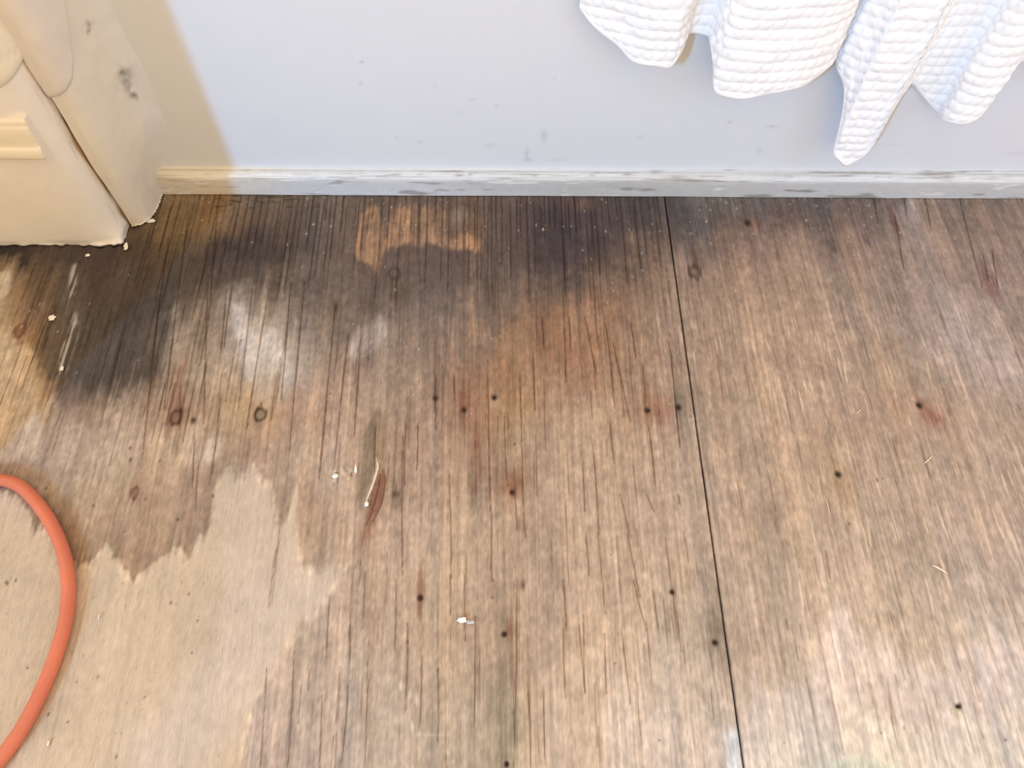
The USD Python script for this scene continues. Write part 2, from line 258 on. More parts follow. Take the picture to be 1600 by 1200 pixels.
# pale dragged-paint streak on the left
poly([(113,412),(122,414),(120,450),(117,480),(123,500),(121,520),(113,560),(104,590),(96,580),(98,545),(105,500),(109,450)], (182,170,146), .8, jag=5, soft=1.2, mod=sstep(-.1, 1.0, .8 * S1 + .5 * J1 + .4 * MOT2))
blob(117,505,5,9,(176,166,144),.8,hard=.3)
poly([(-20,552),(15,532),(38,540),(40,562),(50,600),(56,640),(66,690),(60,720),(-20,720)], (204,177,143), .7, jag=5, soft=1.6)
for a in ((128,470,3,40),(140,520,3,50),(72,520,4,50),(160,470,3,40),(185,540,3,50),(210,520,3,44)): lens(*a, (58,46,36), .5)
blob(133,432,9,16,(126,108,86),.55,jag=.4)
# chalky paint smear by the seam, near edge
poly([(1132,1150),(1140,1137),(1155,1140),(1158,1170),(1162,1215),(1140,1215),(1136,1185)], (222,220,216), 0.9, jag=9, soft=1.0)
lens(1146,1170,3,20,(176,168,160),.6); lens(1152,1190,2,22,(180,172,164),.6)
for u, v in ((640,1085),(650,1090),(643,1133),(644,1142),(652,1096),(700,1175),(708,1190),(626,1072)): blob(u, v, 3.5, 8, (222,205,190), .7)
poly([(622,1150),(650,1147),(680,1146),(704,1147),(704,1150),(680,1149),(650,1150),(624,1152)], (216,196,176), .8, jag=.4, soft=.6)
# white bloom on the right sheet
poly([(1405,320),(1425,312),(1440,325),(1445,345),(1430,345),(1412,338)], (168,152,146), 0.7, jag=6, soft=2.5)
poly([(1400,345),(1450,340),(1500,440),(1590,590),(1600,640),(1540,600),(1480,520),(1430,430)], (176,156,146), 0.42, jag=14, soft=9)
poly([(1470,500),(1500,490),(1600,575),(1600,610),(1520,590)], (186,166,158), 0.45, jag=12, soft=6)
# grey, red and rust marks
for a in ((1060,628,15,48,(140,122,102),.7),(1117,985,15,50,(138,120,100),.75),(1128,1040,14,80,(176,152,130),.5),(1068,1030,7,30,(158,138,122),.6),(680,615,12,38,(124,98,80),.65),(1302,690,17,50,(152,130,110),.75),(1012,620,9,60,(150,112,88),.6),(1425,595,10,40,(138,112,94),.6),
          (1545,440,13,50,(124,82,76),.6),(1398,350,8,34,(112,72,62),.65),(738,750,14,50,(128,104,84),.6),(742,765,9,28,(108,80,62),.5),(745,700,6,90,(132,82,58),.55),(725,630,9,60,(134,84,60),.7),(762,640,6,50,(140,92,64),.45),(1315,760,22,85,(174,140,104),.55),(657,925,9,55,(140,88,66),.65),(790,1100,20,200,(150,134,112),.45),(770,950,12,120,(168,142,116),.4),(1050,960,9,90,(150,132,110),.5),
          (272,640,18,55,(148,108,84),.6),(283,585,10,45,(164,124,96),.6),(800,1000,9,90,(150,118,90),.5),(826,1080,4,110,(122,90,64),.6),(1495,1110,9,20,(196,180,150),.8)): lens(*a[:5], s=a[5])
for a in ((1030,640,30,28,(168,112,84),.5),(1455,650,24,24,(158,104,80),.75),(1440,632,10,16,(128,80,58),.75),(1462,655,16,16,(152,98,74),.5),(800,760,20,30,(146,92,62),.6),(800,772,12,12,(122,70,46),.7),(1180,350,16,10,(140,98,76),.7),(796,985,8,22,(148,88,62),.5),(1310,742,8,18,(196,164,118),.6),(772,632,10,18,(168,146,120),.5),(790,590,26,50,(160,116,78),.35),(1500,1103,4,6,(70,50,30),.9),
          (1353,376,8,15,(96,78,76),.85),(1353,368,14,26,(128,108,102),.5),(525,480,6,12,(72,54,44),.9),(817,915,6,15,(70,50,42),.95),(30,517,9,11,(120,76,54),.7),(302,657,6,7,(72,48,36),.95),(210,772,11,15,(134,98,76),.7),(203,800,9,30,(196,172,146),.35),(1540,440,22,40,(132,96,88),.4)): blob(*a[:5], s=a[5], jag=.2)
# knots: dark rims round a plainer eye
for u, v, ru, rv, rim, eye in ((407,648,11,13,(54,36,26),(158,130,102)),(1085,425,14,14,(66,48,38),(140,114,94)),(615,427,10,10,(78,64,58),(112,92,78)),(275,652,10,14,(92,58,42),(150,110,82)),(30,517,10,13,(126,82,56),(150,108,76)),(210,770,8,12,(112,78,58),(150,114,88)),(1084,424,9,9,(96,72,56),(140,114,94))):
    blob(u, v, ru, rv, rim, .92, hard=.6, jag=.18); sl, d = blob(u + .5, v, ru * .6, rv * .6, eye, .9, hard=.6, jag=.12)
blob(408,632,3,6,(84,60,44),.8); blob(406,666,8,9,(136,110,86),.75,jag=.3); lens(1087,405,6,18,(110,86,70),.7); lens(1090,450,4,30,(140,108,84),.6); lens(613,400,8,22,(92,80,76),.6)
# small dots of dirt
dots = [(203,700),(204,718),(250,720),(227,780),(195,831),(278,812),(333,775),(18,738),(72,763),(25,907),(12,912),(10,910),(43,1044),(130,1024),(153,1058),(120,1065),(295,928),(267,942),(309,970),(182,1182),(300,1020),(226,1090),(76,1116),(516,615),(377,532),(388,663),(961,1037),(1030,1157),(1571,1156),(805,694),(816,688),(770,907),(770,934),(637,1003),(684,1047),(954,866),(1327,818),(1370,750),(1379,748),(1080,651),(652,668),(1412,1137),(1377,1146),(1225,1160),(106,1128),(146,790)]
for u, v in dots: blob(u, v, 2.7, 2.9, (92,68,50), .75, hard=.2)
dr = np.random.default_rng(21)
for _ in range(170):
    u, v = dr.uniform(0, 420), dr.uniform(780, 1200); blob(u, v, dr.uniform(1.2, 2.6), dr.uniform(1.4, 3.5), (160,132,104), dr.uniform(.3, .7))
for _ in range(260):           # white dust specks, densest along the wall
    u = dr.uniform(0, 1600); v = 298 + abs(dr.normal(0, 60)) if _ % 2 else dr.uniform(300, 700)
    blob(u, v, dr.uniform(1.2, 2.2), dr.uniform(1.2, 2.4), (196,182,164), dr.uniform(.4, .9), hard=.2)
for _ in range(320):
    u, v = dr.uniform(1080, 1360), 297 + abs(dr.normal(0, 13)); blob(u, v, dr.uniform(1, 2.2), dr.uniform(1, 2), (168,158,150), dr.uniform(.3, .8))
# glue crumbs round (525,745)
for _ in range(26):
    u, v = 540 + dr.normal(0, 13), 742 + dr.normal(0, 6); blob(u, v, 2.5, 3, ((226,204,172), (120,88,58))[_ % 3 == 0], .7)

# grain: fine streaks everywhere, pale flecks mainly on the right sheet
RIGHT = sstep(SEAM - 0.16, SEAM + 0.05, X)
PALE = 1 - 0.75 * sstep(0.9, 1.0, gaussian_filter(shapely.contains_xy(shapely.Polygon(tide), U, V).astype(float), 3))
LUM = np.exp((0.046 * S1 + 0.050 * S2 + 0.040 * S3 + 0.055 * FINE + 0.03 * J1 + 0.035 * MOT + 0.035 * MOT2) * (PALE + .15) + 0.03 * B2)
COL *= LUM[..., None]
COL *= np.exp(np.stack([0.010 * J3 + 0.012 * S3, 0 * J3, -0.02 * J3 - 0.015 * S3], -1) * PALE[..., None])
F1 = aniso(5.5, 0.85, 31); F2 = aniso(9, 0.8, 32)
near = sstep(420, 560, V) * (0.35 + 0.65 * RIGHT) * PALE
fl = sstep(1.15, 2.1, F1) * near * sstep(-0.6, 0.8, B1 + 0.4)
COL = COL + (COL * 0.25 + lin((226,196,164)) * 0.55 - COL * 0.6) * (fl * 0.9)[..., None]
fd = sstep(1.5, 2.4, F2) * (0.25 + 0.5 * near) * PALE
COL *= (1 - 0.30 * fd)[..., None]
HT += 0.00025 * fl - 0.0003 * fd + 0.00006 * S1 + 0.00005 * S2

# checks: long dark cracks following the grain
def crack(u0, v0, v1, width=1.0, depth=1.0, seed=0, u1=None):
    a = on_floor(u0, v0); b = on_floor(u0 + slope_at(u0, v0) * (v1 - v0) if u1 is None else u1, v1)
    j = np.searchsorted(-ys, [-a[1], -b[1]]); i0, i1 = max(j[0], 0), min(j[1], NY - 1)
    if i1 - i0 < 3: return
    t = np.linspace(0, 1, i1 - i0); r = np.random.default_rng(seed)
    wob = gaussian_filter1d(r.normal(size=len(t)), 11, mode='nearest') * 0.0012 + gaussian_filter1d(r.normal(size=len(t)), 2, mode='nearest') * 0.0002
    wob -= wob[0] * (1 - t) + wob[-1] * t
    cx = a[0] + (b[0] - a[0]) * t + wob
    taper = np.clip(np.minimum(t, 1 - t) * 6, 0.25, 1) * np.clip(1 + 0.35 * gaussian_filter1d(r.normal(size=len(t)), 4) * 3, .3, 1.5)
    hw = 0.00046 * width * taper
    for n, i in enumerate(range(i0, i1)):
        q = slice(*np.searchsorted(xs, [cx[n] - 0.004, cx[n] + 0.004]))
        d = np.abs(xs[q] - cx[n])
        w = np.clip(1.25 - d / (hw[n] + 0.0003), 0, 1) * depth
        halo = np.exp(-(d / 0.0016) ** 2) * 0.22 * depth
        COL[i, q] *= 1 - np.clip(0.80 * w + halo * (w < .8), 0, .9)[:, None] * np.array([.84, .97, 1.06])
        HT[i, q] -= 0.0004 * np.clip(w, 0, 1)
# the ones that stand out
C = [(362,450,545,350),(394,450,640,372),(421,450,672,385),(455,440,625,439),(476,440,705,452),(525,470,748,499),(545,520,735,521),(565,505,685,553),(681,590,672,681),(709,585,625,710),(634,655,760,632),(587,667,742,585),(653,660,735,651),(630,680,902,629),(702,740,905,705),(762,560,800,766),(768,790,905,768),(355,450,560,343),(812,580,800,819),(788,650,760,793),(833,550,642,836),(847,495,545,850),(881,510,598,884),(889,495,552,892),(914,495,585,932),(945,495,640,960),(958,535,660,985),(985,505,560,994),(1004,570,655,1012),(1012,655,760,1024),(953,660,725,960),(927,695,835,936),(911,720,800,914),(570,890,985,566),(620,905,1018,617),(726,895,1002,727),(704,895,960,704),(515,930,1028,510),(637,972,1108,634),(659,1025,1142,656),(685,1042,1160,684),(743,960,1135,741),(460,1018,1202,449),(417,1045,1202,406),(503,1085,1202,499),(544,1070,1200,532),(576,1060,1200,570),(547,975,1040,545),(1040,840,1000,1060),(980,830,935,1000),(935,830,960,946),(915,830,900,920),(883,770,925,890),(880,905,985,886),(912,960,1080,914),(904,965,1085,914),(970,980,1100,985),(945,990,1085,948),(1020,920,990,1030),(808,905,1200,802),(825,1080,1200,829),(850,1070,1195,852),(880,965,1090,884),(803,720,830,808),(818,800,840,821),(1010,770,800,1022),(1060,770,790,1063),(1068,830,880,1076),(969,770,840,985),(990,905,985,1010),(264,370,600,232),(250,470,720,222),(295,330,640,256),(283,600,672,280),(325,440,662,318),(345,620,740,331),(305,680,765,300),(310,720,800,305),(1045,520,700,1062),(340,330,500,325),(1550,390,450,1560),(1535,395,440,1545),(1397,330,420,1412),(1412,300,345,1418),(1442,298,360,1456),(1498,305,450,1535),(1365,305,350,1372),(1290,860,905,1298),(1257,1050,1115,1272),(1285,1020,1180,1320),(1385,1060,1135,1396),(1225,1030,1085,1230),(1445,1090,1190,1465)]
for n, c in enumerate(C):
    pale = (c[1] > 1000 and c[0] > 1150)
    crack(c[0], c[1], c[2], (.95 if c[1] < 560 else .75) if not pale else 1.6, (.85 if c[1] < 700 else .7) if not pale else .35, 100 + n, c[3])
# dense checking along the wall on the left sheet, thinning out towards the viewer
cr = np.random.default_rng(5)
u = 252.0
while u < 1032:
    L = cr.uniform(40, 175); v0 = 297 + (cr.uniform(0, 25) if cr.random() < .5 else 0)
    crack(u, v0, v0 + L, cr.uniform(.6, 1.2), cr.uniform(.55, .95), int(u * 7)); u += cr.uniform(5, 13)
for n in range(190):
    v0 = cr.uniform(330, 1150); a = on_floor(cr.uniform(240, 1060), v0); uu = proj(a)[0]
    if (uu < 380 and v0 > 700) or (uu < 470 and v0 > 860): continue
    crack(uu, v0, v0 + cr.uniform(25, 120) * (1.3 if v0 < 600 else .9), cr.uniform(.35, .7), cr.uniform(.2, .6), 900 + n)
for n in range(260):
    v0 = cr.uniform(300, 1120); crack(cr.uniform(1050, 1600), v0, v0 + cr.uniform(12, 60), cr.uniform(.4, .9), cr.uniform(.18, .5), 2000 + n)
for n in range(80):
    v0 = cr.uniform(400, 640); crack(cr.uniform(20, 330), v0, v0 + cr.uniform(20, 110), cr.uniform(.4, .9), cr.uniform(.3, .7), 3000 + n)
for n in range(30):            # cross checks in the lifted veneer by the left post
    u0, v0 = cr.uniform(335, 500), cr.uniform(302, 325); blob(u0, v0, cr.uniform(6, 13), 1.5, (70,56,44), .7, hard=.3)

# nails stand in small dark pits
NAILS = [(680,622),(725,640),(772,621),(800,769),(657,934),(788,991),(1012,641),(1060,636),(1050,925),(1117,1004),(1436,633),(1310,741),(1497,1104),(1168,348),(792,1194)]
for u0, v0 in NAILS:
    sl, d = blob(u0, v0, 6.5, 7, (58,34,24), .85, hard=.35, jag=.08)
    HT[sl] -= 0.0008 * (1 - sstep(.2, 1.0, d))
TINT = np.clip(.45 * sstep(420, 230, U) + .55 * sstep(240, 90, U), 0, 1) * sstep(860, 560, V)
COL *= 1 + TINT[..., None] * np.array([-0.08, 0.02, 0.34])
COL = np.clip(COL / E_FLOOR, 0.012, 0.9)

floor = thing('floor', label='water-stained bare plywood subfloor with dark grey stains and long grain cracks', cat='floor', kind='structure')
def sheet(a, b, label):
    j0, j1 = np.searchsorted(xs, [a, b])
    x = xs[j0:j1].copy(); x[0] = max(a, xs[0]); x[-1] = min(b, xs[-1])
    z = HT[:, j0:j1].copy()
    e = np.minimum(x - x[0], x[-1] - x)
    if a > -1: z -= 0.0007 * np.exp(-(x - x[0]) / 0.0012)
    if b < 1: z -= 0.0007 * np.exp(-(x[-1] - x) / 0.0012)
    g = np.stack(np.broadcast_arrays(x[None, :], ys[:, None], z), -1)
    nr, nc = z.shape; n = nr * nc
    i = np.arange(n).reshape(nr, nc); loop = np.concatenate([i[0, :-1], i[:-1, -1], i[-1, :0:-1], i[:0:-1, 0]])
    top = g.reshape(-1, 3); low = top[loop] * [1, 1, 0] - [0, 0, 0.016]
    k = np.arange(len(loop)); k2 = np.roll(k, -1)
    side = np.stack([loop, np.roll(loop, -1), n + k2, n + k], 1)[:, ::-1]
    m = (np.vstack([top, low]), np.vstack([grid_faces(nr, nc, True), side]))
    c = COL[:, j0:j1].reshape(-1, 3); c = np.vstack([c, c[loop] * 0.35])
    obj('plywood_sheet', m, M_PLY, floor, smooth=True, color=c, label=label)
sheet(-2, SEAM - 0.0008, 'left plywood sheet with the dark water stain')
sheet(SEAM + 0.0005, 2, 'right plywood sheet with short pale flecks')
sub = trimesh.creation.box([2.4, 1.2, 0.03]); sub.apply_translation([0, -0.6, -0.0312]); obj('joist', sub, M_DARK, floor)
for u0, v0 in NAILS:
    p = on_floor(u0, v0)
    prof = np.array([[0, -0.006], [0.0012, -0.006], [0.0012, -0.0016], [0.0021, -0.0010], [0.0021, -0.0006], [0.0015, -0.0004], [0.0004, -0.0005], [0, -0.0006]])
    nl = trimesh.creation.revolve(prof, sections=14); nl.apply_translation([p[0], p[1], 0]); obj('nail', nl, M_NAIL, floor)

# ------------------------------------------------------------------ back wall
wx = np.concatenate([[-1.25, -1.0, -0.8], np.arange(-0.7, 0.82, 0.0026), [0.95, 1.25]]); wz = np.concatenate([np.arange(0, 0.36, 0.0026), [0.6, 1.0, 1.6, 2.3]])
WX, WZ = np.meshgrid(wx, wz)
WU, WV = proj(np.stack([WX, 0 * WX, WZ], -1))
wcol = np.broadcast_to(np.array([0.70, 0.71, 0.725]), WX.shape + (3,)).copy()
for u0, v0, ru, rv, s in ((850,212,4,9,.35),(823,240,3,8,.35),(825,250,8,3,.3),(565,97,2.5,2,.6),(563,130,3,4,.25),(776,165,2,2,.5),(765,228,9,4,.18),(738,155,5,2,.25),(680,135,5,2,.2),(720,175,4,2,.2),(1140,191,3,2,.5),(1206,198,8,2,.35),(1186,236,5,6,.2),(1000,214,3,2,.35),(1395,226,16,2,.12),(655,222,5,3,.2),(330,200,3,2,.1),(866,122,2,2,.3),(1590,240,18,2,.2),(870,250,14,2,.2),(620,215,3,2,.2)):
    w = .6 * s * np.exp(-((WU - u0) / ru) ** 2 - ((WV - v0) / rv) ** 2); wcol *= (1 - w)[..., None] * np.ones(3)
wall_front = np.stack([WX, 0 * WX, WZ], -1)
obj('wall_back', closed_sheet(wall_front, wall_front + [0, 0.1, 0]), M_WALL, smooth=False, color=np.tile(wcol.reshape(-1, 3), (2, 1)),
    label='plain white painted wall with faint scuffs behind the towel', cat='wall', kind='structure')

# ------------------------------------------------------------------ baseboard
bx = np.arange(-0.483, 1.2, 0.0022)
prof = np.array([[-0.0135, 0.0008], [-0.0140, 0.002], [-0.0140, 0.010], [-0.0140, 0.017], [-0.0140, 0.024], [-0.0138, 0.028], [-0.0128, 0.0305], [-0.0118, 0.032], [-0.0112, 0.0335], [-0.0095, 0.0352], [-0.0070, 0.0362], [-0.0045, 0.0366], [-0.002, 0.0376], [0.0, 0.0380]])
pt = np.interp(np.linspace(0, 13, 53), np.arange(14), prof[:, 0]); pz = np.interp(np.linspace(0, 13, 53), np.arange(14), prof[:, 1])
BX, PT = np.meshgrid(bx, pt); PZ = np.repeat(pz[:, None], len(bx), 1)
br = np.random.default_rng(3)
def bn(sy, sx, s):
    a = gaussian_filter(np.random.default_rng(s).normal(size=BX.shape), (sy, sx)); return a / a.std()
n1, n2, n3 = bn(2.2, 9, 1), bn(1.2, 3, 2), bn(9, 50, 3)
arris = np.exp(-((PZ - 0.031) / 0.004) ** 2)
chip = sstep(1.0, 1.5, n1 + 0.5 * n2 + 0.9 * (arris - .55) + 0.25 * n3)
off = 0.00025 * n3 + 0.00018 * n1 - 0.0007 * chip
BU, BV = proj(np.stack([BX, PT, PZ], -1))
cream = 1 - sstep(330, 520, BU)
bc = lin((200, 199, 196)) * (1 - cream[..., None]) + lin((214, 204, 186)) * cream[..., None]
bc = bc * (1 + 0.05 * n3[..., None] * np.array([.6, .8, 1.2]))
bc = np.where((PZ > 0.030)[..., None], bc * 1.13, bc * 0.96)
dirt = np.clip(sstep(1.0, 2.0, bn(1.5, 12, 5) + 0.4 * n2 + 0.5 * (arris - .3)), 0, 1) * (0.75 - .35 * cream)
for u0, v0, ru, rv, s in ((718,273,7,2.5,.95),(735,272,5,3,.6),(815,272,9,2,.6),(836,274,4,2,.6),(868,262,12,1.8,.7),(900,260,6,2,.6),(925,274,5,1.5,.8),(980,272,8,3,.6),(1060,278,22,4,.5),(1075,280,10,3,.5),(1250,275,60,3,.35),(1330,272,14,2,.4),(1455,272,22,3.5,.6),(1480,278,12,5,.65),(1380,270,20,2,.4),(1560,275,40,3,.35),(790,268,30,1.5,.4),(1025,268,10,4,.6),(550,271,25,1.5,.4),(470,271,12,2,.3),(420,253,40,1.2,.35)):
    dirt = np.maximum(dirt, s * np.exp(-((BU - u0) / ru) ** 2 - ((BV - v0) / rv) ** 2) * np.clip(1 + .5 * n2, .3, 1.2))
bc = bc * (1 - 0.62 * np.clip(dirt, 0, 1)[..., None] * np.array([.9, .97, 1.05]))
bare = chip * .35
bc = bc + (lin((232, 232, 232)) - bc) * bare[..., None]
gro = np.exp(-((PT + 0.0045) / 0.0012) ** 2) * (PZ > .035) * .25 * sstep(-.5, .8, n3 + cream)
bc = bc * (1 - gro[..., None])
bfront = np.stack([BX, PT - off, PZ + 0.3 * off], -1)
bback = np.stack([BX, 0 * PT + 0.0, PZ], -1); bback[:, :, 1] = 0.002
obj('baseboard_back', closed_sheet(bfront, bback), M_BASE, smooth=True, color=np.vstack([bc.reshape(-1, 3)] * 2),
    label='low white painted baseboard with chipped dirty paint along the wall', cat='baseboard', kind='structure')

# ------------------------------------------------------------------ left corner post (door trim) and the moulded panel beside it
CREAM = lin((225, 218, 206))
def section(zz):
    """Plan outline of the post at height z, from the crack round to the wall."""
    t = float(sstep(0.0, 0.13, np.array(zz)))
    lo = np.array([(-.5075, -.0700), (-.5060, -.0745), (-.4990, -.0735), (-.4910, -.0680), (-.4840, -.0570), (-.4815, -.0440), (-.4812, -.0280), (-.4800, -.0140), (-.4770, -.0040), (-.4740, 0.0030)])
    hi = np.array([(-.5075, -.0700), (-.5060, -.0770), (-.4960, -.0770), (-.4860, -.0720), (-.4780, -.0610), (-.4720, -.0450), (-.4660, -.0280), (-.4560, -.0130), (-.4430, -.0040), (-.4250, 0.0030)])
    p = lo * (1 - t) + hi * t
    k = np.linspace(0, 9, 64)
    return np.stack([PchipInterpolator(np.arange(10), p[:, 0])(k), PchipInterpolator(np.arange(10), p[:, 1])(k)], 1)
zs = np.concatenate([[0.0], np.arange(0.002, 0.40, 0.003), [0.6, 1.0, 1.6, 2.2]])
sec = np.stack([section(z) for z in zs])
post = np.concatenate([sec, np.broadcast_to(zs[:, None, None], sec.shape[:2] + (1,))], -1)
pn = np.stack([np.gradient(sec[..., 1], axis=1), -np.gradient(sec[..., 0], axis=1)], -1); pn /= np.linalg.norm(pn, axis=-1, keepdims=True)
PN = np.concatenate([pn, np.zeros(pn.shape[:2] + (1,))], -1)
if PN[20, 10, 1] > 0: PN = -PN
def pnoise(shape, sy, sx, s):
    a = gaussian_filter(np.random.default_rng(s).normal(size=shape), (sy, sx)); return a / a.std()
post = post + PN * (0.0005 * pnoise(zs.shape + (64,), 8, 6, 1) + 0.0002 * pnoise(zs.shape + (64,), 2, 2, 2))[..., None]
post[0, :, 2] = 0.0012 + 0.0012 * np.abs(np.random.default_rng(4).normal(size=64))
post[0] += PN[0] * 0.002
PU, PV = proj(post)
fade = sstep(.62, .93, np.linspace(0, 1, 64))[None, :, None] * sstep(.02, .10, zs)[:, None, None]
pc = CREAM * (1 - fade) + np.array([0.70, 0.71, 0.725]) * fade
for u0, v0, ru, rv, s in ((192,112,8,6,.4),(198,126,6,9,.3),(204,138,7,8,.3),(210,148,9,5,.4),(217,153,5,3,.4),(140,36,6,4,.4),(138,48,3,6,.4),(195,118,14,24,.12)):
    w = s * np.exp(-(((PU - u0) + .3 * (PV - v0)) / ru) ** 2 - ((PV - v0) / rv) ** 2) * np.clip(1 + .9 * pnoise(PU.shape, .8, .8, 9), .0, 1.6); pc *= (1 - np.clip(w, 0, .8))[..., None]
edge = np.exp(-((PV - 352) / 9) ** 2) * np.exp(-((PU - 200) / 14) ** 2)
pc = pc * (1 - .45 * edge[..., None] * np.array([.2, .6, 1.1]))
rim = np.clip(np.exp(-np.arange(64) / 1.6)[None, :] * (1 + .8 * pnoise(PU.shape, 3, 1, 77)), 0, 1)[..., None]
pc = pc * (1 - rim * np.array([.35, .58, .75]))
post[:, :5, 0] += (0.0005 * pnoise((len(zs), 5), 2, 1, 78))
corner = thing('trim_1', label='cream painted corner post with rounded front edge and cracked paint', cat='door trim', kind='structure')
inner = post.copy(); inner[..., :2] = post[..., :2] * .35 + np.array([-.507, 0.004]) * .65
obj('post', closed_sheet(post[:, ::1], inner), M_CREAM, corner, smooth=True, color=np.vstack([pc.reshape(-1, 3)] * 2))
# the upper casing lies on the post and ends in a rounded foot
ss = np.linspace(0, 1, 64)
kk = np.arange(3, 46); tops = np.interp(ss[kk], [0, .10, .20, .32, .42, .50, .58, .64, .70], [.205, .207, .209, .214, .222, .236, .262, .285, .31])
rows = 70; cz = np.stack([np.concatenate([np.linspace(t, .40, rows - 2), [1.0, 2.2]]) for t in tops], 1)
cpos = np.zeros((rows, len(kk), 3)); cnor = np.zeros_like(cpos)
for b, k in enumerate(kk):
    for a_ in range(2): cpos[:, b, a_] = np.interp(cz[:, b], zs[1:], post[1:, k, a_]); cnor[:, b, a_] = np.interp(cz[:, b], zs[1:], PN[1:, k, a_])
cpos[..., 2] = cz
th = 0.0032 * np.minimum(1, np.minimum(np.arange(len(kk)), np.arange(len(kk))[::-1]) / 2.0 + .35)[None, :] * np.minimum(1, np.arange(rows) / 3.0 + .45)[:, None]
cas = cpos + cnor * (th + 0.0003 * pnoise(cz.shape, 6, 5, 12))[..., None]
cc = np.broadcast_to(lin((222, 214, 206)), cas.shape).copy()
du_, dv_ = proj(cas)
crk = np.zeros(cas.shape[:2])
crk[:, -2:] = np.clip(pnoise((rows, 2), 3, .1, 91) * .8 + .2, 0, .8)
crk[:, :2] = np.clip(pnoise((rows, 2), 2, .1, 92) * .5 + .4, 0, .8)
cc = cc * (1 - crk[..., None] * np.array([.45, .6, .75]))
obj('casing', closed_sheet(cas, cpos - cnor * 0.001), M_CREAM, corner, smooth=True, color=np.vstack([cc.reshape(-1, 3)] * 2))

# the panel left of the crack: moulded front with a rounded return
panel = thing('trim_2', label='cream painted moulded base panel at the left edge with ragged paint at its foot', cat='door trim', kind='structure')
pp = np.array([(-.95, -.1065), (-.80, -.1065), (-.66, -.1065), (-.58, -.1065), (-.552, -.1060), (-.536, -.1030), (-.522, -.0960), (-.5135, -.0860), (-.5101, -.0760), (-.5098, -.0600), (-.5098, 0.002)])
k = np.concatenate([np.linspace(0, 3, 60)[:-1], np.linspace(3, 10, 60)])
pl = np.stack([PchipInterpolator(np.arange(11), pp[:, 0])(k), PchipInterpolator(np.arange(11), pp[:, 1])(k)], 1)
pz_ = np.concatenate([[0.0], np.arange(0.003, 0.42, 0.004), [0.8, 1.5, 2.2]])
pan = np.zeros((len(pz_), len(k), 3)); pan[..., :2] = pl; pan[..., 2] = pz_[:, None]
foot = np.exp(-pz_ / 0.012)[:, None]                       # paint and filler swell at the foot, out to the corner
sq = np.array([(-.508, -.1055)])
wfoot = foot * sstep(4.2, 6.5, k)[None, :] * (1 - sstep(7.0, 8.0, k))[None, :] * .75
pan[..., :2] += (sq - pan[..., :2]) * wfoot[..., None]
nse = pnoise(pan.shape[:2], 5, 5, 31); pan[..., 1] -= 0.0004 * nse
fr_ = np.random.default_rng(17).normal(size=len(k)); fr_ = gaussian_filter1d(fr_, 1.2)
pan[0, :, 1] -= 0.0034 + 0.0065 * np.clip(fr_, -.7, 2); pan[0, :, 2] = 0.0006 + 0.0008 * np.abs(fr_); pan[1, :, 1] -= 0.001
lc = np.broadcast_to(lin((236, 230, 222)), pan.shape).copy()
lcs = pnoise(pan.shape[:2], 1, 4, 44); streak = np.exp(-((pz_ - .005) / .004) ** 2)[:, None] * np.clip(.35 + .7 * lcs, 0, .95); lc *= (1 - .45 * streak)[..., None]
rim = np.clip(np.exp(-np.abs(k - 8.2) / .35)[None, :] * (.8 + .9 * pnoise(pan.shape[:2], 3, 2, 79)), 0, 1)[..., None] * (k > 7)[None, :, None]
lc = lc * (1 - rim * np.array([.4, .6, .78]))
pan[:, 95:, 0] += 0.0008 * np.clip(pnoise((len(pz_), len(k) - 95), 2.5, 6, 80), -1.5, 1)
pb = pan.copy(); pb[..., 1] = pan[..., 1] * .3; pb[..., 0] = np.minimum(pan[..., 0], -.512)
obj('panel', closed_sheet(pan, pb), M_CREAM, panel, smooth=True, color=np.vstack([lc.reshape(-1, 3)] * 2))
def moulding(name, profile, x1, endround=0.0):
    """A horizontal moulding: (out, z) profile swept along x from the left up to x1, its end cut square and softened."""
    p = np.array(profile, float); tt = np.linspace(0, len(p) - 1, 46)
    o = np.interp(tt, np.arange(len(p)), p[:, 0]); z = np.interp(tt, np.arange(len(p)), p[:, 1])
    o = gaussian_filter1d(o, 1.2, mode='nearest'); z = gaussian_filter1d(z, 1.0, mode='nearest')
    xx = np.concatenate([np.linspace(-.95, x1 - .05, 12), np.linspace(x1 - .045, x1, 22)])
    s = np.ones(len(xx))
    if endround: s = np.sqrt(np.clip(1 - (np.clip(xx - (x1 - endround), 0, endround) / endround) ** 2, 0.0, 1))
    else: s = np.where(xx > x1 - .0025, .82, 1.0)
    G = np.zeros((len(tt), len(xx), 3)); G[..., 0] = xx[None, :]
    zc = p[:, 1].max() if endround else p[:, 1].mean()
    sc = s[None, :] if endround else 1.0
    G[..., 1] = -.1060 - o[:, None] * s[None, :]; G[..., 2] = zc + (z[:, None] - zc) * sc
    Bk = G.copy(); Bk[..., 1] = -.095
    obj(name, closed_sheet(G, Bk), M_CREAM2, panel, smooth=False)
moulding('moulding', [(0.002, .150), (.0075, .1512), (.0095, .1545), (.0098, .160), (.0085, .1655), (.0058, .1675), (.0056, .172), (.0060, .186), (.0052, .1925), (.0038, .1945), (.0036, .2000), (.0008, .2030)], -.527)
